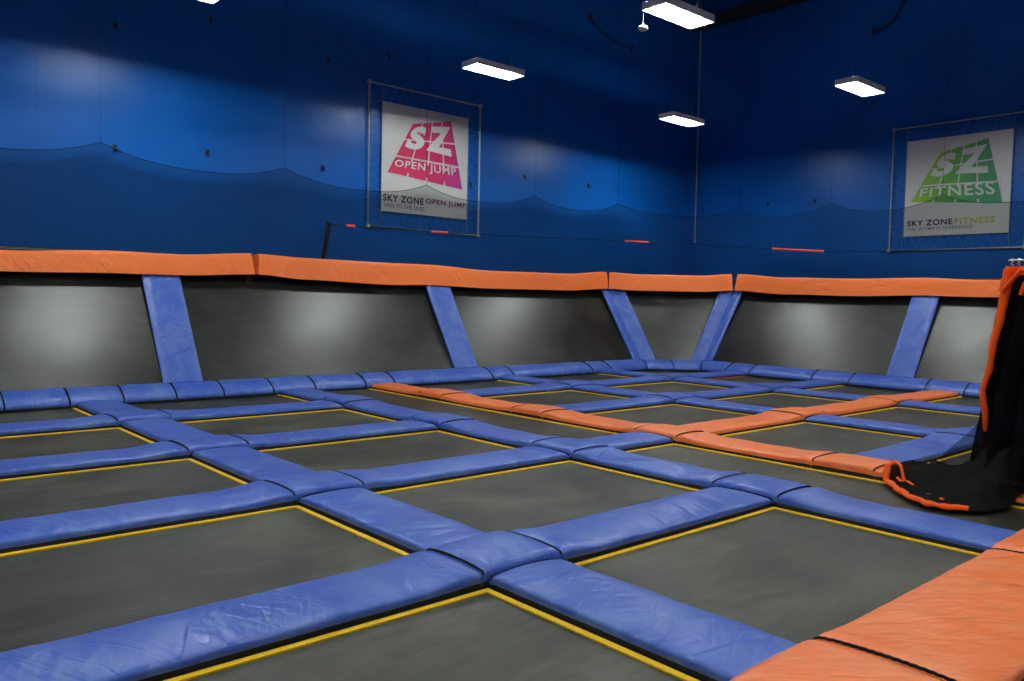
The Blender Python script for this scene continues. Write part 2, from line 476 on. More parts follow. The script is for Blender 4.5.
# ------------------------------------------------------------------ kerb pads along the wall trampolines
KP = [(.00,.0),(.00,.03),(-.008,.06),(.02,.105),(.08,.155),(.16,.205),(.26,.245),(.345,.26),(.36,.22),(.36,.0)]
def kerb(name, path0, path1, label, seed, laceboth=(True, False), nrm0=None, nrm1=None):
    """path0/path1: front floor points; nrm: inward direction (away from the room) scaled"""
    a, b_ = Vector(path0), Vector(path1); L = (b_-a).length; n = max(4, int(L/.06)); rows = []
    for i in range(n+1):
        t_ = i/n; p = a.lerp(b_, t_); nm = Vector(nrm0).lerp(Vector(nrm1), t_)
        d = min(t_, 1-t_)*L; puff = .95+.05*smooth01(d/.10)
        row = []
        for (dd, z) in KP:
            q = p + nm*dd
            zz = z*(puff if z > .05 else 1)
            if z > .05: zz += .010*noise.noise(Vector((q.x*2.5, q.y*2.5, seed+dd*4)))
            row.append((q.x-a.x, q.y-a.y, zz))
        rows.append(row)
    m = MB(); k = len(KP); m.v = [p for r in rows for p in r]
    for i in range(n):
        for j in range(k-1):
            m.f.append((i*k+j, i*k+j+1, (i+1)*k+j+1, (i+1)*k+j)); m.m.append(1 if j == 0 else 0)
    m.f.append(tuple(range(k-1,-1,-1))); m.m.append(0); m.f.append(tuple(n*k+j for j in range(k))); m.m.append(0)
    o = m.build(name, [M['blue'], M['black_pad']], None, (a.x, a.y, 0), 0, angle=50)
    tag(o, label, 'kerb pad', 'kerb pads along the wall trampolines')
    for flag, i in ((laceboth[0], 0), (laceboth[1], n)):
        if not flag: continue
        lb = MB(); pts = [Vector(p)+Vector((0,0,.008)) - Vector(nrm0)*.010 for p in rows[i][1:8]]
        lb.tube(pts, .011, 6); lb.build('lacing', M['lace'], o)
    return o
lx = [.9, 2.16, 2.97, 3.70, 4.47, 5.22, 6.07, 6.85, 7.86, 8.49, 10.91, 11.50, 13.95, 14.6]
cf_l = 15.93; cf_r = (RB_X, 12.03)
names = []
pts = lx + [cf_l]
NL = len(pts)-1
for k in range(NL):
    nm = (0,1,0)
    n1 = (0,1,0) if k < NL-1 else (.47,1,0)
    kerb('kerb_pad', (pts[k]+.004, LB_Y, 0), (pts[k+1]-.004, LB_Y, 0),
         'blue kerb pad below the pink banner wall, %s from the cut-off corner' % ORD[NL-1-k], k*1.9, (True, k == NL-1), nm, n1)
dc = Vector((RB_X-cf_l, cf_r[1]-LB_Y, 0)); dl = dc.length; dc.normalize(); nc = Vector((-dc.y, dc.x, 0))
pm = Vector((cf_l, LB_Y, 0))+dc*dl*.5
kerb('kerb_pad', (cf_l+.003, LB_Y-.003, 0), pm-dc*.003, 'short blue kerb pad of the cut-off corner on the pink banner side', 41, (False, True), (.47,1,0), tuple(nc))
kerb('kerb_pad', pm+dc*.003, (RB_X-.003, cf_r[1]+.003, 0), 'short blue kerb pad of the cut-off corner on the green banner side', 43, (False, False), tuple(nc), (1,.47,0))
ry = [cf_r[1], 11.30, 10.65, 9.09, 8.23, 6.66, 5.93, 4.4, 3.0]
for k in range(len(ry)-1):
    n0 = (1,.47,0) if k == 0 else (1,0,0)
    kerb('kerb_pad', (RB_X, ry[k]-.004, 0), (RB_X, ry[k+1]+.004, 0), 'blue kerb pad below the green banner wall, %s from the cut-off corner' % ORD[k],
         50+k*2.3, (True, False), n0, (1,0,0))

# ------------------------------------------------------------------ wall trampolines
def wall_tramp(b0, b1, t0, t1, label, back):
    """sloping woven panel with corners base0, base1, top0, top1"""
    bk_ = Vector(back).normalized()
    b0, b1 = [Vector(p) - bk_*.03 for p in (b0, b1)]; t0, t1 = [Vector(p) + bk_*.11 for p in (t0, t1)]
    r = empty('sloping_trampoline', b0.lerp(b1, .5)); tag(r, label, 'wall trampoline', 'sloping wall trampolines')
    o0 = r.location; nm = (b1-b0).cross(t0-b0).normalized()
    if nm.dot(Vector(back)) < 0: nm = -nm
    N, Mv = max(10, int((t1-t0).length/.2)), 14; rows = []
    for j in range(Mv+1):
        v = j/Mv; row = []
        for i in range(N+1):
            u = i/N; p = b0.lerp(b1, u).lerp(t0.lerp(t1, u), v)
            s = (1-(2*u-1)**2)**.6*(1-(2*v-1)**2)**.6
            row.append(p + nm*(.015*s + .010*s*noise.noise(p*.9)) - o0)
        rows.append(row)
    b = MB(); b.grid(rows); b.build('jump_bed', M['wallbed'], r)
    f = MB(); q = nm*.05
    f.tube([b0+q-o0, b1+q-o0, t1+q-o0, t0+q-o0], .045, 8, closed=True); f.build('frame', M['frame'], r)
    return r
PB = (0, 1, 0)
wall_tramp((-.4,LW0,WZ0), (4.66,LW0,WZ0), (-.4,LW1,WZ1), (4.66,LW1,WZ1), 'sloping black wall trampoline at the end farthest from the corner', PB)
wall_tramp((4.77,LW0,WZ0), (10.45,LW0,WZ0), (4.77,LW1,WZ1), (10.45,LW1,WZ1), 'sloping black wall trampoline below the pink banner, between two blue posts', PB)
wall_tramp((10.56,LW0,WZ0), (CX-.05,LW0,WZ0), (10.56,LW1,WZ1), (CX-.05,LW1,WZ1), 'sloping black wall trampoline past the pink banner, left of the corner posts', PB)
wall_tramp((CX+.04,LW0-.03,WZ0), (RW0-.03,CY+.04,WZ0), (CX+.05,LW1-.03,WZ1), (RW1-.03,CY+.05,WZ1), 'small tapering black wall trampoline across the corner between two leaning posts', (1,1,0))
wall_tramp((RW0,CY-.05,WZ0), (RW0,7.32,WZ0), (RW1,CY-.05,WZ1), (RW1,7.32,WZ1), 'sloping black wall trampoline between corner post and green banner wall post', (1,0,0))
wall_tramp((RW0,7.2,WZ0), (RW0,2.4,WZ0), (RW1,7.2,WZ1), (RW1,2.4,WZ1), 'sloping black wall trampoline below the green banner beside the curtain', (1,0,0))

def post(base, top, out, label, th=.085, sd=0):
    """leaning padded post: base/top polylines in the panel plane, out = direction toward the room per point"""
    base = [Vector(p) for p in base]; top = [Vector(p) for p in top]; out = [Vector(p).normalized() for p in out]
    def along(P, s):
        x = s*(len(P)-1); i = min(int(x), len(P)-2); return P[i].lerp(P[i+1], x-i)
    def lens(P): return [(P[i+1]-P[i]).length for i in range(len(P)-1)]
    K = 10*(len(base)-1); NV = 30; o0 = base[0].copy()
    fr = MB(); rows = []
    for j in range(NV+1):
        v = j/NV; row = []
        for i in range(-2, K+3):
            ic = min(max(i, 0), K); s = ic/K
            p = along(base, s).lerp(along(top, s), v); o_ = along(out, s)
            edge = min(s, 1-s)
            d = {-2: .022, -1: .05}.get(i, None)
            if i > K: d = {K+1: .05, K+2: .022}[i]
            if d is None:
                d = .062 + (th-.062)*smooth01(edge/.12)
                d += .009*noise.noise(Vector((s*3*(len(base)-1), v*8+sd, sd)))
            row.append(p + o_*d - o0)
        rows.append(row)
    fr.grid(rows); n = len(rows[0])
    fr.add([q for q in rows[0]], [tuple(range(n))]); fr.add([q for q in rows[-1]], [tuple(range(n-1,-1,-1))])
    o = fr.build('post_pad', M['post_blue'], None, o0, 0, angle=60)
    tag(o, label, 'post pad', 'leaning blue posts')
    bk = MB(); rr = []
    for j in range(NV+1):
        v = j/NV; row = []
        for i in range(K+1):
            s = i/K; p = along(base, s).lerp(along(top, s), v)
            row.append(p + along(out, s)*.020 - o0)
        rr.append(row)
    bk.grid(rr)
    for e_ in (0, K):     # dark side walls of the backing
        a = [r[e_] for r in rr]; s = e_/K
        w = [p - along(out, s)*.03 for p in a]
        bk.grid([a, w])
    bk.build('backing', M['black_pad'], o)
    return o
nL = Vector((0, -(WZ1-WZ0), LW1-LW0)); nR = Vector((-(WZ1-WZ0), 0, RW1-RW0))
ZB, ZT = .215, 2.03
def lp(x, z): return (x, LW0+(LW1-LW0)*(z-WZ0)/(WZ1-WZ0), z)
def rp(y, z): return (RW0+(RW1-RW0)*(z-WZ0)/(WZ1-WZ0), y, z)
post([lp(4.39,ZB), lp(5.01,ZB)], [lp(4.41,ZT), lp(5.03,ZT)], [nL, nL], 'leaning blue padded post nearest the end of the pink banner wall', sd=3)
post([lp(10.18,ZB), lp(10.79,ZB)], [lp(10.22,ZT), lp(10.85,ZT)], [nL, nL], 'leaning blue padded post below the pink banner', sd=8)
cb0, cb1 = Vector((CX,LW0,WZ0)), Vector((RW0,CY,WZ0)); ct0, ct1 = Vector((CX,LW1,WZ1)), Vector((RW1,CY,WZ1))
def cpt(d, z, fromright=False):
    a = (z-WZ0)/(WZ1-WZ0)
    p, q = cb0.lerp(ct0, a), cb1.lerp(ct1, a); w = (q-p).normalized()
    return tuple((q - w*d) if fromright else (p + w*d))
nC = (cb1-cb0).cross(ct0-cb0).normalized()
if nC.dot(Vector((-1,-1,.3))) < 0: nC = -nC
nLn, nRn = nL.normalized(), nR.normalized()
post([lp(CX-.30,ZB), lp(CX,ZB), cpt(.40,ZB)], [lp(CX-.26,ZT), lp(CX,ZT), cpt(.46,ZT)], [nLn, nLn+nC, nC], 'leaning blue padded post at the corner on the pink banner side', sd=13)
post([cpt(.34,ZB,True), rp(CY,ZB), rp(CY-.27,ZB)], [cpt(.37,ZT,True), rp(CY,ZT), rp(CY-.32,ZT)], [nC, nRn+nC, nRn], 'leaning blue padded post at the corner on the green banner side', sd=17)
post([rp(7.58,ZB), rp(7.02,ZB)], [rp(7.58,ZT), rp(7.02,ZT)], [nR, nR], 'leaning blue padded post on the green banner wall', sd=23)

# ------------------------------------------------------------------ orange rail pads on top
def interp(tab, s):
    if s <= tab[0][0]: return tab[0][1:]
    for a, b in zip(tab, tab[1:]):
        if s <= b[0]:
            t_ = smooth01((s-a[0])/(b[0]-a[0])); return tuple(a[k]+(b[k]-a[k])*t_ for k in range(1, len(a)))
    return tab[-1][1:]
def rail(p0, p1, inward, tab, tcoord, label, seed, slant=(0, 0)):
    """padded cap along p0..p1 (front line); inward = direction to the wall; tab = (coordinate, bottom z, top z)"""
    p0, p1 = Vector(p0), Vector(p1); inward = Vector(inward).normalized(); L = (p1-p0).length; d = (p1-p0).normalized()
    n = max(8, int(L/.09)); rows = []
    for i in range(n+1):
        t_ = i/n; p = p0.lerp(p1, t_); zb, zt = interp(tab, tcoord(p)); zb += .035
        row = []
        sec = [(.06,zb+.01),(0,zb),(.006,zb+.05),(.03,zb+.5*(zt-zb)),(.055,zt-.06),(.072,zt-.012),(.095,zt),(.30,zt-.01),(.34,zt-.06),(.34,zb+.02)]
        for (dd, z) in sec:
            k = (z-zb)/(zt-zb)
            e_ = slant[0]*k*(1-min(1, t_*L/.3)) - slant[1]*k*(1-min(1, (1-t_)*L/.3))
            q = p + inward*dd + d*e_
            g = .014*noise.noise(Vector(((q.x+q.y)*2.2 + z*2.4, z*1.2, seed)))
            q = q - inward*(g if 0 < k < 1 and dd < .2 else 0)
            row.append((q.x-p0.x, q.y-p0.y, z - zb0(tab) ))
        rows.append(row)
    m = MB(); k = len(rows[0]); m.v = [p for r in rows for p in r]
    for i in range(n):
        for j in range(k):
            jj = (j+1) % k
            m.f.append((i*k+j, i*k+jj, (i+1)*k+jj, (i+1)*k+j)); m.m.append(1 if j in (7, 8, 9) else 0)
    m.f.append(tuple(range(k-1,-1,-1))); m.m.append(0); m.f.append(tuple(n*k+j for j in range(k))); m.m.append(0)
    o = m.build('rail_pad', [M['rail_orange'], M['black_pad']], None, (p0.x, p0.y, zb0(tab)), 0, angle=50)
    tag(o, label, 'rail pad', 'orange rail pads')
    return o
def zb0(tab): return tab[0][1]
TL = [(0,1.91,2.25),(2.4,1.915,2.275),(4.0,1.945,2.35),(5.0,1.95,2.345),(6.37,2.01,2.43),(6.45,2.01,2.43),(7.4,1.95,2.40),(9.3,1.905,2.395),(10.3,1.925,2.40),(12.0,1.895,2.34),(14.4,1.91,2.36),(15.98,1.985,2.46)]
TR = [(3.0,1.91,2.30),(6.2,1.915,2.31),(7.4,1.935,2.36),(8.8,1.905,2.345),(10.6,1.93,2.38),(12.0,2.005,2.475)]
FY, FX = 14.27, 18.37
fl = Vector((15.99, FY, 0)); frr = Vector((FX, 12.07, 0))
rail((0,FY,0), (6.36,FY,0), (0,1,0), TL, lambda p: p.x, 'orange rail pad along the top of the pink banner wall, ending at the notch', 2, (0, .045))
rail((6.43,FY,0), (fl.x-.012,FY,0), (0,1,0), TL, lambda p: p.x, 'long orange rail pad below the pink banner, from the notch to the corner', 5, (.03, 0))
cd = (frr-fl).normalized(); cn = Vector((-cd.y, cd.x, 0))
if cn.x < 0: cn = -cn
TCc = [(0,1.985,2.46),(.8,1.955,2.42),(2.4,1.96,2.42),(3.2,2.005,2.475)]
rail(fl+cd*.01, frr-cd*.02, cn, TCc, lambda p: (p-fl).length, 'short orange rail pad across the corner', 9, (0, .02))
rail((FX,frr.y-.03,0), (FX,3.0,0), (1,0,0), TR, lambda p: p.y, 'orange rail pad along the green banner wall', 12, (.03, 0))

# steel rail behind the pads, carrying the net
b = MB()
NLY, NRX = 14.84, 19.09
net_c0, net_c1 = (16.91, NLY), (NRX, 12.46)
b.tube([(-.3,NLY-.06,2.31),(16.85,NLY-.06,2.31),(NRX-.06,12.42,2.31),(NRX-.06,2.6,2.31)], .05, 8)
for (x, y) in [(-.2,NLY-.06),(5.,NLY-.06),(10.7,NLY-.06),(16.6,NLY-.06),(NRX-.06,12.2),(NRX-.06,7.3),(NRX-.06,2.8)]:
    b.tube([(x,y,-.08),(x,y,2.31)], .05, 8)
o = b.build('top_rail', M['frame']); tag(o, 'black steel rail behind the orange pads around both walls', 'rail')

# ------------------------------------------------------------------ safety net with scalloped top
peaks = [(-2.6,4.10),(.65,4.10),(3.91,4.16),(7.19,4.14),(10.54,4.17),(13.82,4.27),(16.91,4.36)]
segs = []
for (xa, za), (xb, zb_) in zip(peaks, peaks[1:]): segs.append((Vector((xa,NLY,za)), Vector((xb,NLY,zb_))))
segs.append((Vector((16.91,NLY,4.36)), Vector((NRX,12.46,4.25))))
rp_ = [(12.46,4.25),(9.88,4.22),(7.30,4.22),(4.7,4.22),(2.6,4.2)]
for (ya, za), (yb, zb_) in zip(rp_, rp_[1:]): segs.append((Vector((NRX,ya,za)), Vector((NRX,yb,zb_))))
net = empty('safety_net', (10, NLY, 2.42)); tag(net, 'fine dark safety net with scalloped top edge in front of the blue walls', 'net')
top = []
for a, c in segs:
    N = 24
    for i in range(N):
        t_ = i/N; p = a.lerp(c, t_); s = abs(2*t_-1)
        sag = .27*(1-s**2.5)
        top.append(Vector((p.x, p.y, p.z-sag)))
top.append(segs[-1][1])
NO = Vector((10,NLY,2.42)); rows = []
for j in range(9):
    v = j/8; rows.append([Vector((p.x, p.y, 2.30+(p.z-2.30)*v)) - NO for p in top])
b = MB(); b.grid(rows); b.build('netting', M['net'], net)
b = MB(); b.tube([p-NO for p in top], .006, 5); b.build('edge_rope', M['lace'], net)
b = None
for a, c in segs:
    p = a
    cb = MB(); cb.tube([p-NO, Vector((p.x,p.y,CEIL))-NO], .003, 5); cb.build('suspension_cord', M['lace'], net)

# ------------------------------------------------------------------ rope with red foam tubes + net pole
rope = empty('boundary_rope', (8.07, 14.68, 3.1)); tag(rope, 'thin dark rope with short red foam tubes in front of the net', 'rope')
RO = Vector((8.07,14.68,3.1))
rpts = [(8.07,14.68,3.11),(8.5,14.68,3.11),(10.6,14.68,3.14),(11.03,14.68,3.15),(14,14.68,3.24),(16.76,14.68,3.34),(16.95,14.62,3.34),(18.8,12.5,3.22),(18.8,11.26,3.13),(18.8,9.86,3.02),(18.8,7.5,2.96),(18.8,5.6,2.95)]
b = MB(); b.tube([Vector(p)-RO for p in rpts], .008, 5); b.build('rope', M['lace'], rope)
for a, c in [((8.46,14.68,3.112),(8.66,14.68,3.118)), ((10.57,14.68,3.145),(11.03,14.68,3.15)), ((16.96,14.61,3.34),(17.39,14.12,3.312)), ((18.8,11.26,3.13),(18.8,9.86,3.02))]:
    b = MB(); A, C = Vector(a)-RO, Vector(c)-RO
    b.tube([A, A.lerp(C,.02), A.lerp(C,.5), A.lerp(C,.98), C], [.018,.028,.028,.028,.018], 10); b.build('foam_tube', M['red_tube'], rope)
pole = MB(); pole.tube([(-.13,0,0),(0,0,.78)], .045, 12); pole.tube([(0,0,.77),(.004,0,.82)], [.052,.04], 12)
o = pole.build('net_pole', M['lace'], None, (8.07,14.68,2.33)); tag(o, 'short black pole rising behind the orange rail beside the pink banner', 'pole')

# ------------------------------------------------------------------ banners
def text_mesh(s, bold=.02):
    cu = bpy.data.curves.new('letters', 'FONT'); cu.body = s; cu.offset = bold; cu.resolution_u = 4; cu.space_character = 1.12
    o = bpy.data.objects.new('letters', cu); COL.objects.link(o)
    dg = bpy.context.evaluated_depsgraph_get(); dg.update()
    me = o.evaluated_get(dg).to_mesh()
    vs = [tuple(v.co) for v in me.vertices]; fs = [tuple(p.vertices) for p in me.polygons]
    o.evaluated_get(dg).to_mesh_clear(); bpy.data.objects.remove(o); bpy.data.curves.remove(cu)
    x0, x1 = min(v[0] for v in vs), max(v[0] for v in vs); y0, y1 = min(v[1] for v in vs), max(v[1] for v in vs)
    return [((v[0]-x0)/(x1-x0), (v[1]-y0)/(y1-y0)) for v in vs], fs
def bil(q, u, v):      # q = BL, BR, TR, TL
    return tuple((q[0][k]*(1-u)+q[1][k]*u)*(1-v)+(q[3][k]*(1-u)+q[2][k]*u)*v for k in (0, 1))

def gradmat(name, stops):
    t = NT(name); tc = t.new('ShaderNodeTexCoord'); sp = t.new('ShaderNodeSeparateXYZ'); t.link(tc.outputs['Object'], sp.inputs[0])
    m1 = t.new('ShaderNodeMath', operation='MULTIPLY_ADD'); m1.inputs[1].default_value = .38; m1.inputs[2].default_value = .12
    t.link(sp.outputs['X'], m1.inputs[0])
    m2 = t.new('ShaderNodeMath', operation='MULTIPLY_ADD'); m2.inputs[1].default_value = -.10
    t.link(sp.outputs['Z'], m2.inputs[0]); t.link(m1.outputs[0], m2.inputs[2])
    t.link(t.ramp(m2.outputs[0], stops), t.b.inputs['Base Color']); t.b.inputs['Roughness'].default_value = .5
    return t.m
def sheetmat():
    t = NT('banner_vinyl'); n = t.noise(t.coords((2,2,1.2), rnd=True), 1.2, 4, .5)
    t.b.inputs['Base Color'].default_value = (.60,.60,.59,1); t.b.inputs['Roughness'].default_value = .45
    t.link(t.bump(n, .35, .03), t.b.inputs['Normal']); return t.m
M['sheet'] = sheetmat()
M['pinkgrad'] = gradmat('pink_print', [(.25, (.62,.02,.09,1)), (.75, (.56,.02,.14,1)), (1.0, (.40,.03,.30,1))])
M['greengrad'] = gradmat('green_print', [(.15, (.32,.50,.02,1)), (.45, (.10,.36,.04,1)), (.75, (.03,.27,.10,1)), (1., (.03,.27,.16,1))])
M['white_print'] = plain('white_print', (.62,.62,.61), .5)
M['black_print'] = plain('black_print', (.012,.012,.014), .5)
M['purple_print'] = plain('purple_print', (.20,.02,.12), .5)
M['lime_print'] = plain('lime_print', (.42,.48,.02), .5)
M['grey_print'] = plain('grey_print', (.12,.12,.13), .5)

def banner(loc, rotz, W, label, logo, word, wordq, line2, col2, l2q, line3, l3q, title_q):
    """local x to the viewer's right, local z up, local -y toward the room; square frame of side W"""
    r = empty('banner', loc, rotz); tag(r, label, 'banner')
    f = MB(); g = .05
    f.tube([(0,-.06,0),(W,-.06,0),(W,-.06,W),(0,-.06,W)], .026, 10, closed=True)
    for (x, z) in ((0,0),(W,0),(W,W),(0,W)):
        f.box((x-.036,-.092,z-.036),(x+.036,-.028,z+.036))
    for (x, z) in ((0,.6),(W,.6),(0,2.4),(W,2.4)): f.box((x-.02,-.05,z-.02),(x+.02,0,z+.02))
    f.build('frame', M['galv'], r)
    s = W*.775; ox = (W-s)/2; oz = (W-s)/2
    sh = MB(); n = 26; rows = []
    for j in range(n+1):
        rows.append([(ox+s*i/n, -.045 + .006*noise.noise(Vector((i*.23, j*.23, loc[0]))), oz+s*j/n) for i in range(n+1)])
    sh.grid(rows); so = sh.build('sheet', M['sheet'], r)
    # zigzag cord between sheet and frame
    zc = MB(); k = 11
    for side in range(4):
        P = []
        for i in range(2*k+1):
            u = i/(2*k)
            on = (i % 2 == 0)
            if side == 0: p = (ox+s*u, -.05, oz if on else .02)
            elif side == 1: p = (ox+s*u, -.05, oz+s if on else W-.02)
            elif side == 2: p = (ox if on else .02, -.05, oz+s*u)
            else: p = (ox+s if on else W-.02, -.05, oz+s*u)
            P.append(p)
        zc.tube(P, .006, 5)
    for x in (ox-.012, ox+s+.012): zc.tube([(x,-.05,.02),(x,-.05,W-.02)], .008, 5)
    zc.build('lacing', M['bannercord'], r)
    def put(name, st, fs, mat, d):
        m = MB(); vs = [(ox+s*a, -d, oz+s*c) for a, c in st]; m.add(vs, fs)
        m.build(name, mat, so, smooth=False)
    Q = [(.063,.364),(.936,.290),(.782,.937),(.335,.842)]
    st, fs = [], []
    def tile(u0, u1, v0, v1):
        b0 = len(st); K = 4
        for i in range(K+1):
            u = u0+(u1-u0)*i/K; st.append(bil(Q, u, v0)); st.append(bil(Q, u, v1))
        for i in range(K): fs.append((b0+2*i, b0+2*i+2, b0+2*i+3, b0+2*i+1))
    gp = .011
    U = [0, .25, .5, .75, 1]
    for k_ in range(4):
        a, c = U[k_]+(gp if k_ else 0), U[k_+1]-(gp if k_ < 3 else 0)
        tile(a, c, 0, .06); tile(a, c, .27, .315)
        tile(a, c, .345, .66); tile(a, c, .685, 1.0)
    tile(0, 1, .06, .27)
    put('logo', st, fs, logo, .054)
    for ch, q in (('S', [(.235,.60),(.455,.61),(.50,.845),(.34,.815)]), ('Z', [(.487,.617),(.815,.595),(.775,.880),(.535,.850)])):
        st, fs = text_mesh(ch, .05); put('logo_letter', [bil(q, u, v) for u, v in st], fs, M['white_print'], .058)
    st, fs = text_mesh(word, .014); put('logo_lettering', [bil(wordq, u, v) for u, v in st], fs, M['white_print'], .058)
    st, fs = text_mesh('SKY ZONE', .028); put('title_lettering', [bil(title_q, u, v) for u, v in st], fs, M['black_print'], .054)
    st, fs = text_mesh(line2, .026); put('title_lettering', [bil(l2q, u, v) for u, v in st], fs, col2, .054)
    st, fs = text_mesh(line3, .012); put('slogan_lettering', [bil(l3q, u, v) for u, v in st], fs, M['grey_print'], .054)
    return r
rect = lambda x0, x1, y0, y1: [(x0,y0),(x1,y0),(x1,y1),(x0,y1)]
banner((9.15, WALL_Y-.0, 3.185), 0, 3.0, 'white banner with pink logo, laced into a square tube frame on blue wall', M['pinkgrad'],
       'OPEN JUMP', [(.126,.406),(.865,.392),(.845,.497),(.146,.487)], 'OPEN JUMP', M['purple_print'], rect(.497,.985,.100,.163),
       'TAKE TO THE SKIES!', rect(.022,.49,.040,.075), rect(.017,.472,.095,.160))
banner((WALL_X, 9.02, 3.10), -PI/2, 2.97, 'white banner with green logo, laced into a square tube frame on blue wall', M['greengrad'],
       'FITNESS', [(.144,.407),(.868,.378),(.842,.512),(.160,.493)], 'FITNESS', M['lime_print'], rect(.506,.875,.104,.166),
       'THE ULTIMATE EXPERIENCE!', rect(.035,.684,.058,.090), rect(.033,.485,.105,.166))

# ------------------------------------------------------------------ ceiling lights
LZ = 6.13
def make_light(x, y, label):
    r = empty('ceiling_light', (x, y, LZ)); tag(r, label, 'ceiling light', 'ceiling lights')
    LX, LY, H = 1.22, .47, .105
    b = MB(); x0, x1, y0, y1 = -LX/2, LX/2, -LY/2, LY/2; w = .012
    b.box((x0,y0,0),(x1,y0+w,H)); b.box((x0,y1-w,0),(x1,y1,H)); b.box((x0,y0+w,0),(x0+w,y1-w,H)); b.box((x1-w,y0+w,0),(x1,y1-w,H))
    for (ya, yb) in ((y0, y0+.080), (y0+.114, y1-.114), (y1-.080, y1)): b.box((x0,ya,H),(x1,yb,H+.012))
    b.box((x0+.12,-.09,H+.012),(x1-.12,.09,H+.05))
    ho = b.build('housing', M['housing'], r, smooth=False)
    for k in range(5):
        yy = y0+.06+(LY-.12)*k/4
        t_ = MB(); t_.tube([(x0+.03,yy,H-.018),(x1-.03,yy,H-.018)], .008, 6); t_.build('fluorescent_tube', M['tube'], ho)
    for s in (-1, 1):
        c = MB(); cx = s*.46
        c.tube([(cx,-.09,H+.045),(cx,0,H+.22),(cx,.09,H+.045)], .004, 5); c.tube([(cx,0,H+.22),(cx,0,CEIL-LZ)], .006, 5)
        c.build('suspension_cable', M['cord'], r)
    return r
LL = {(1,2): 'glowing ceiling light cropped by the top edge of the picture', (2,2): 'glowing ceiling light beside the pink banner, above it',
      (2,1): 'largest glowing ceiling light, next to the cream hanging sensor', (3,2): 'smallest glowing ceiling light, nearest the room corner',
      (3,1): 'glowing ceiling light above and beside the green banner'}
for i, x in enumerate((-1.70, 4.34, 10.39, 16.43)):
    for j, y in enumerate((-.9, 3.5, 7.98, 12.43)):
        make_light(x, y, LL.get((i, j), 'ceiling light over the trampolines outside the view, %s row %s' % (ORD[i], ORD[j])))

# hanging sensor
s = empty('hanging_sensor', (9.86, 8.25, 5.90)); tag(s, 'cream bulb-shaped sensor hanging on a thin cord beside the largest light', 'sensor')
b = MB(); b.lathe([(.002,-.052),(.045,-.048),(.075,-.028),(.080,-.004),(.062,.020),(.026,.036),(.016,.055),(.004,.07)], (0,0,0), 18); b.build('bulb', M['sensor'], s)
b = MB(); b.tube([(0,0,.06),(0,0,CEIL-5.90)], .006, 6); b.build('cord', M['cord'], s)

# roof truss
tr = empty('roof_truss', (20.05, 8, CEIL)); tag(tr, 'dark open steel roof truss along the top of the green banner wall', 'roof truss')
b = MB(); b.box((-.12,-11,-1.17),(.12,6.9,-.90)); b.box((-.17,-11,-1.19),(.17,6.9,-1.17)); b.build('bottom_chord', M['beam'], tr, smooth=False)
b = MB(); b.box((-.07,-11,-.12),(.07,6.9,0)); b.build('top_chord', M['beam'], tr, smooth=False)
b = MB(); P = [(0, -11+.6*i, -.90 if i % 2 else -.10) for i in range(30)]; b.tube(P, .03, 6); b.build('web', M['beam'], tr)

# hanging pale rod in the corner
b = MB(); b.tube([(.05,0,0),(.03,0,2.6),(0,0,CEIL-3.57)], .016, 8); b.tube([(.05,0,-.05),(.05,0,.02)], .028, 8)
o = b.build('hanging_rod', M['pale'], None, (20.36, 14.82, 3.57)); tag(o, 'thin pale rod hanging in the corner of the blue walls', 'rod')
# drooping dark cables on the walls
def wall_cable(pts, loc, lab):
    out = []
    for q in range(len(pts)-1):
        for k in range(4):
            out.append(tuple(pts[q][m]+(pts[q+1][m]-pts[q][m])*k/4 for m in range(3)))
    out.append(pts[-1]); b = MB(); b.tube(out, .02, 8)
    for p in (pts[0], pts[-1]): b.tube([(p[0],p[1],p[2]-.06),(p[0],p[1],p[2]+.06)], .04, 8)
    o = b.build('wall_cable', M['cable'], None, loc); tag(o, lab, 'cable', 'wall cables')
wall_cable([(0,0,0),(.2,0,-.15),(.45,0,-.27),(.8,0,-.38),(1.2,0,-.44),(1.7,0,-.44)], (15.8,WALL_Y-.04,9.12), 'dark drooping cable high on the wall beside the cream hanging sensor')
wall_cable([(0,0,0),(0,-.3,.03),(0,-.5,.16),(0,-.62,.34),(0,-.75,.6)], (WALL_X-.04,9.65,8.6), 'dark drooping cable high on the green banner wall above a ceiling light')

# wall anchors
HK = [((4.20,6.19), 'small dark anchor high on the wall, nearest the cropped ceiling light on its outer side'),
      ((5.82,6.68), 'small dark anchor high on the wall just below the cropped ceiling light'),
      ((4.19,4.14), 'small dark anchor beside the net peak farthest from the corner'),
      ((5.77,4.27), 'small dark anchor above the net between its first two peaks'),
      ((8.12,4.28), 'small dark anchor above the net between second peak and pink banner'),
      ((8.22,6.46), 'small dark anchor high on the wall beside the top of the pink banner'),
      ((9.66,6.83), 'small dark anchor just above the pink banner frame'),
      ((11.93,4.36), 'small dark anchor inside the pink banner frame beside the sheet'),
      ((13.63,4.74), 'small dark anchor above the net peak past the pink banner'),
      ((15.93,4.77), 'small dark anchor above the net near the corner with red tube')]
HR = [((14.62,4.49), 'small dark anchor on green banner wall beside the pale hanging rod'),
      ((12.46,4.52), 'small dark anchor on green banner wall, middle of three above the net'),
      ((11.06,4.50), 'small dark anchor on green banner wall beside a net peak')]
def anchor(loc, rotz, lab):
    b = MB(); b.box((-.05,-.012,-.04),(.05,0,.06)); b.lathe([(.03,-.05),(.045,-.02),(.03,.01)], (0,-.05,-.03), 10)
    b.tube([(.035*math.cos(a*PI/5), -.045, -.075+.04*math.sin(a*PI/5)) for a in range(10)], .010, 6, closed=True)
    b.v = [tuple(k*.72 for k in p) for p in b.v]; o = b.build('wall_anchor', M['hook'], None, loc, rotz); tag(o, lab, 'wall anchor', 'wall anchors')
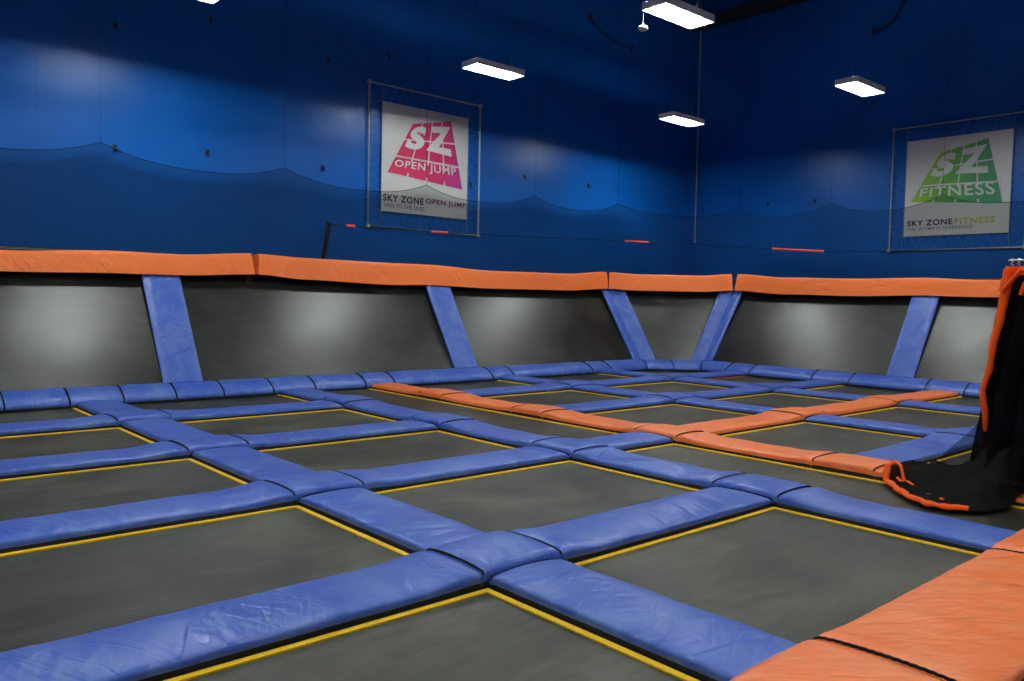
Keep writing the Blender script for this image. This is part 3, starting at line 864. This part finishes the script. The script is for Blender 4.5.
for (x, z), lab in HK: anchor((x, WALL_Y, z), 0, lab)
for (y, z), lab in HR: anchor((WALL_X, y, z), -PI/2, lab)

# ------------------------------------------------------------------ black curtain net with orange edging
cur = empty('net_curtain', (8.1, 2.4, .2)); tag(cur, 'black net curtain with orange edging heaped on the trampoline floor', 'curtain')
CO = Vector((8.1, 2.4, .2))
ZTOP = 2.08
def ground_z(x, y):
    return .004 + (.135 if 3.2 < y else .095)*smooth01((x-7.86)/.09)
OUT = [(8.36,3.26),(8.20,3.40),(8.02,3.44),(7.87,3.37),(7.68,3.22),(7.50,3.08),(7.36,2.92),(7.27,2.74),(7.30,2.58),(7.42,2.43),(7.62,2.34),(7.84,2.31),(8.06,2.28),(8.30,2.24),(8.46,2.36),(8.50,2.7),(8.45,3.05)]
def outline(s):
    n = len(OUT); x = (s % 1)*n; i = int(x); t_ = x-i
    P = [Vector(OUT[(i+k-1) % n]) for k in range(4)]
    return .5*((2*P[1])+(P[2]-P[0])*t_+(2*P[0]-5*P[1]+4*P[2]-P[3])*t_*t_+(3*P[1]-P[0]-3*P[2]+P[3])*t_**3)
def curt(u, v):
    ph = 2*PI*8*u; am = .03+.05*min(1, v/.5)
    fl = smooth01((v-.55)/.45)
    y = 2.455 + .165*min(1, v/.6) - 1.5*u + .02*math.cos(ph*1.3) + fl*.06*(1-u)**3
    x = 8.05 + am*math.sin(ph) - fl*.10*(1-u)
    return Vector((x, y, ZTOP-(ZTOP-.22)*v))
NU, NV = 140, 44
rows = [[curt(i/NU, j/NV)-CO for i in range(NU+1)] for j in range(NV+1)]
b = MB(); b.grid(rows); b.build('netting', M['curtain'], cur, angle=180)
rows = []
for j in range(25):
    v = j/24; row = []
    for i in range(121):
        u = i/120; ph = 2*PI*10*u
        row.append(Vector((8.22+.05*math.sin(ph)+.03*math.sin(ph*.37), 2.57-1.5*u+.12*min(1, v/.6), ZTOP-(ZTOP-.22)*v)) - CO)
    rows.append(row)
b = MB(); b.grid(rows); b.build('inner_fold', M['curtain'], cur, angle=180)
lf = []
for j in range(21):
    v = j/20; z = 1.0-.82*v; row = []
    for i in range(13):
        u = i/12; y = 2.58 + u*(.03+.42*smooth01(v)**1.6)
        row.append(Vector((8.10+.03*math.sin(u*9+v*2)*v, y, z+.05*u*(1-v)*0))-CO)
    lf.append(row)
b = MB(); b.grid(lf); b.build('loose_fold', M['thin'], cur, angle=180)
# the part of the curtain lying in a heap on the floor
CEN = Vector((8.02, 2.72)); rows = []
KR, KA = 26, 120
for j in range(KR+1):
    rr = j/KR; row = []
    for a in range(KA+1):
        q_ = outline(a/KA); q_ = q_ + (q_-CEN).normalized()*.05*noise.noise(Vector((q_.x*6, q_.y*6, 9)))
        p = CEN.lerp(q_, rr); d = 1-rr
        wr = (.35-abs(noise.noise(Vector((p.x*6+p.y*2, p.y*3.0, 1.7)))))*.9 + noise.noise(Vector((p.x*17, p.y*8, 5)))*.3
        z = ground_z(p.x, p.y) + .012 + .095*smooth01(d/.4) + .30*math.exp(-((p.x-8.12)**2/.10 + max(0, p.y-2.50)**2/.045))*smooth01(d/.25) + .085*wr*smooth01(d/.15)
        row.append(Vector((p.x, p.y, max(z, ground_z(p.x, p.y)+.006)))-CO)
    rows.append(row)
b = MB(); b.grid(rows); b.build('floor_heap', M['heap'], cur, angle=180)
def strip(pts, r, flat, name):
    m = MB(); m.tube([Vector(p)-CO for p in pts], r, 8, flat=flat); return m.build(name, M['trim_orange'], cur)
edge = []
for q in range(49):
    v = q/48*.90
    edge.append(Vector((8.02+.09*smooth01((v-.6)/.3), 2.470+.165*min(1, v/.6)+.014*noise.noise(Vector((0,v*7,1)))+.012*math.sin(v*24)*smooth01((v-.4)/.2), ZTOP-(ZTOP-.22)*v)))
strip(edge, [.038-.012*smooth01((q-12)/14)+.008*noise.noise(Vector((q*.4,3,1))) for q in range(49)], 1.0, 'edge_binding')
hem = []
for k in range(60):
    p = outline(.075+.43*k/59); p = p + (p-CEN).normalized()*(.012+.05*noise.noise(Vector((p.x*6, p.y*6, 9)))); hem.append(Vector((p.x, p.y, ground_z(p.x, p.y)+.030+.008*noise.noise(Vector((k*.35,0,0))))))
strip(hem, [.028+.012*noise.noise(Vector((k*.3,7,1))) for k in range(60)], .7, 'floor_hem')
def on_heap(x, y): return Vector((x, y, ground_z(x, y)+.062+.02*noise.noise(Vector((x*9,y*9,0)))))
for pl in ([(8.05,3.40),(7.94,3.30),(7.86,3.22)], [(7.88,3.30),(7.78,3.16),(7.74,3.06),(7.66,3.05)], [(7.52,2.92),(7.48,2.84),(7.42,2.78),(7.40,2.70)], [(7.98,3.18),(7.88,3.05),(7.83,2.95)]):
    pts = []
    for q in range(len(pl)-1):
        for k in range(4): pts.append(on_heap(pl[q][0]+(pl[q+1][0]-pl[q][0])*k/4, pl[q][1]+(pl[q+1][1]-pl[q][1])*k/4))
    pts.append(on_heap(*pl[-1])); strip(pts, .016, .7, 'crumpled_hem')
hr = []
for j in range(4):
    hr.append([curt(i/NU, j*.014) + Vector((-.012,.004,.004)) - CO for i in range(NU+1)])
m = MB(); m.grid(hr); m.build('heading_band', M['trim_orange'], cur, angle=180)
for P, r in (([(2.475,2.06),(2.485,1.98),(2.51,1.86)], .036), ([(2.36,2.05),(2.43,1.97),(2.505,1.86)], .042), ([(2.29,2.02),(2.34,1.92),(2.36,1.83)], .034), ([(2.22,2.04),(2.26,1.90),(2.24,1.78)], .034)):
    pts = [Vector((7.95, a, c)).lerp(Vector((7.95, a2, c2)), k/4) for (a, c), (a2, c2) in zip(P, P[1:]) for k in range(5)]
    strip(pts, [r*(.8+.25*noise.noise(Vector((k*.5, r*90, 0)))) for k in range(len(pts))], .6, 'heading_strap')
m = MB(); X = 8.12-CO.x
m.tube([(X, 2.52-CO.y, ZTOP+.06-CO.z), (X, .62-CO.y, ZTOP+.06-CO.z)], .008, 8)
m.tube([(X, .62-CO.y, -.08-CO.z), (X, .62-CO.y, ZTOP+.06-CO.z)], .03, 10); m.build('rail', M['galv'], cur)
for k in range(14):
    y = 2.49-.055*k
    m = MB(); m.tube([(X+.022*math.cos(a*PI/6), y+.012*math.sin(a*1.9+k)-CO.y, ZTOP+.045+.028*math.sin(a*PI/6)-CO.z) for a in range(12)], .005, 5, closed=True)
    m.build('curtain_ring', M['ring'], cur)

# ------------------------------------------------------------------ world, camera
w = bpy.data.worlds.new('dim_hall'); SC.world = w; w.use_nodes = True
w.node_tree.nodes['Background'].inputs[0].default_value = (.5,.6,.8,1); w.node_tree.nodes['Background'].inputs[1].default_value = .0

R_ = Vector((0.74867171, -0.66258335, 0.02177106)); U_ = Vector((0.01743883, 0.05251212, 0.99846801)); W_ = Vector((0.66271152, 0.74714509, -0.05086902))
cam = bpy.data.cameras.new('camera'); co = bpy.data.objects.new('camera', cam); COL.objects.link(co)
cam.sensor_width = 36; cam.lens = 813.985*36/1024; cam.clip_start = .05
mt = Matrix.Identity(4)
for k in range(3):
    mt[k][0] = R_[k]; mt[k][1] = U_[k]; mt[k][2] = -W_[k]
mt[2][3] = 1.7
co.matrix_world = mt
SC.camera = co

vs = SC.view_settings
vs.view_transform = 'Standard'; vs.look = 'None'; vs.gamma = 1; vs.use_curve_mapping = False; vs.exposure = 0.0
cy = SC.cycles
cy.use_denoising = True
cy.max_bounces = 8; cy.diffuse_bounces = 3; cy.glossy_bounces = 3; cy.transparent_max_bounces = 16
cy.sample_clamp_indirect = 4.0; cy.caustics_reflective = False; cy.caustics_refractive = False
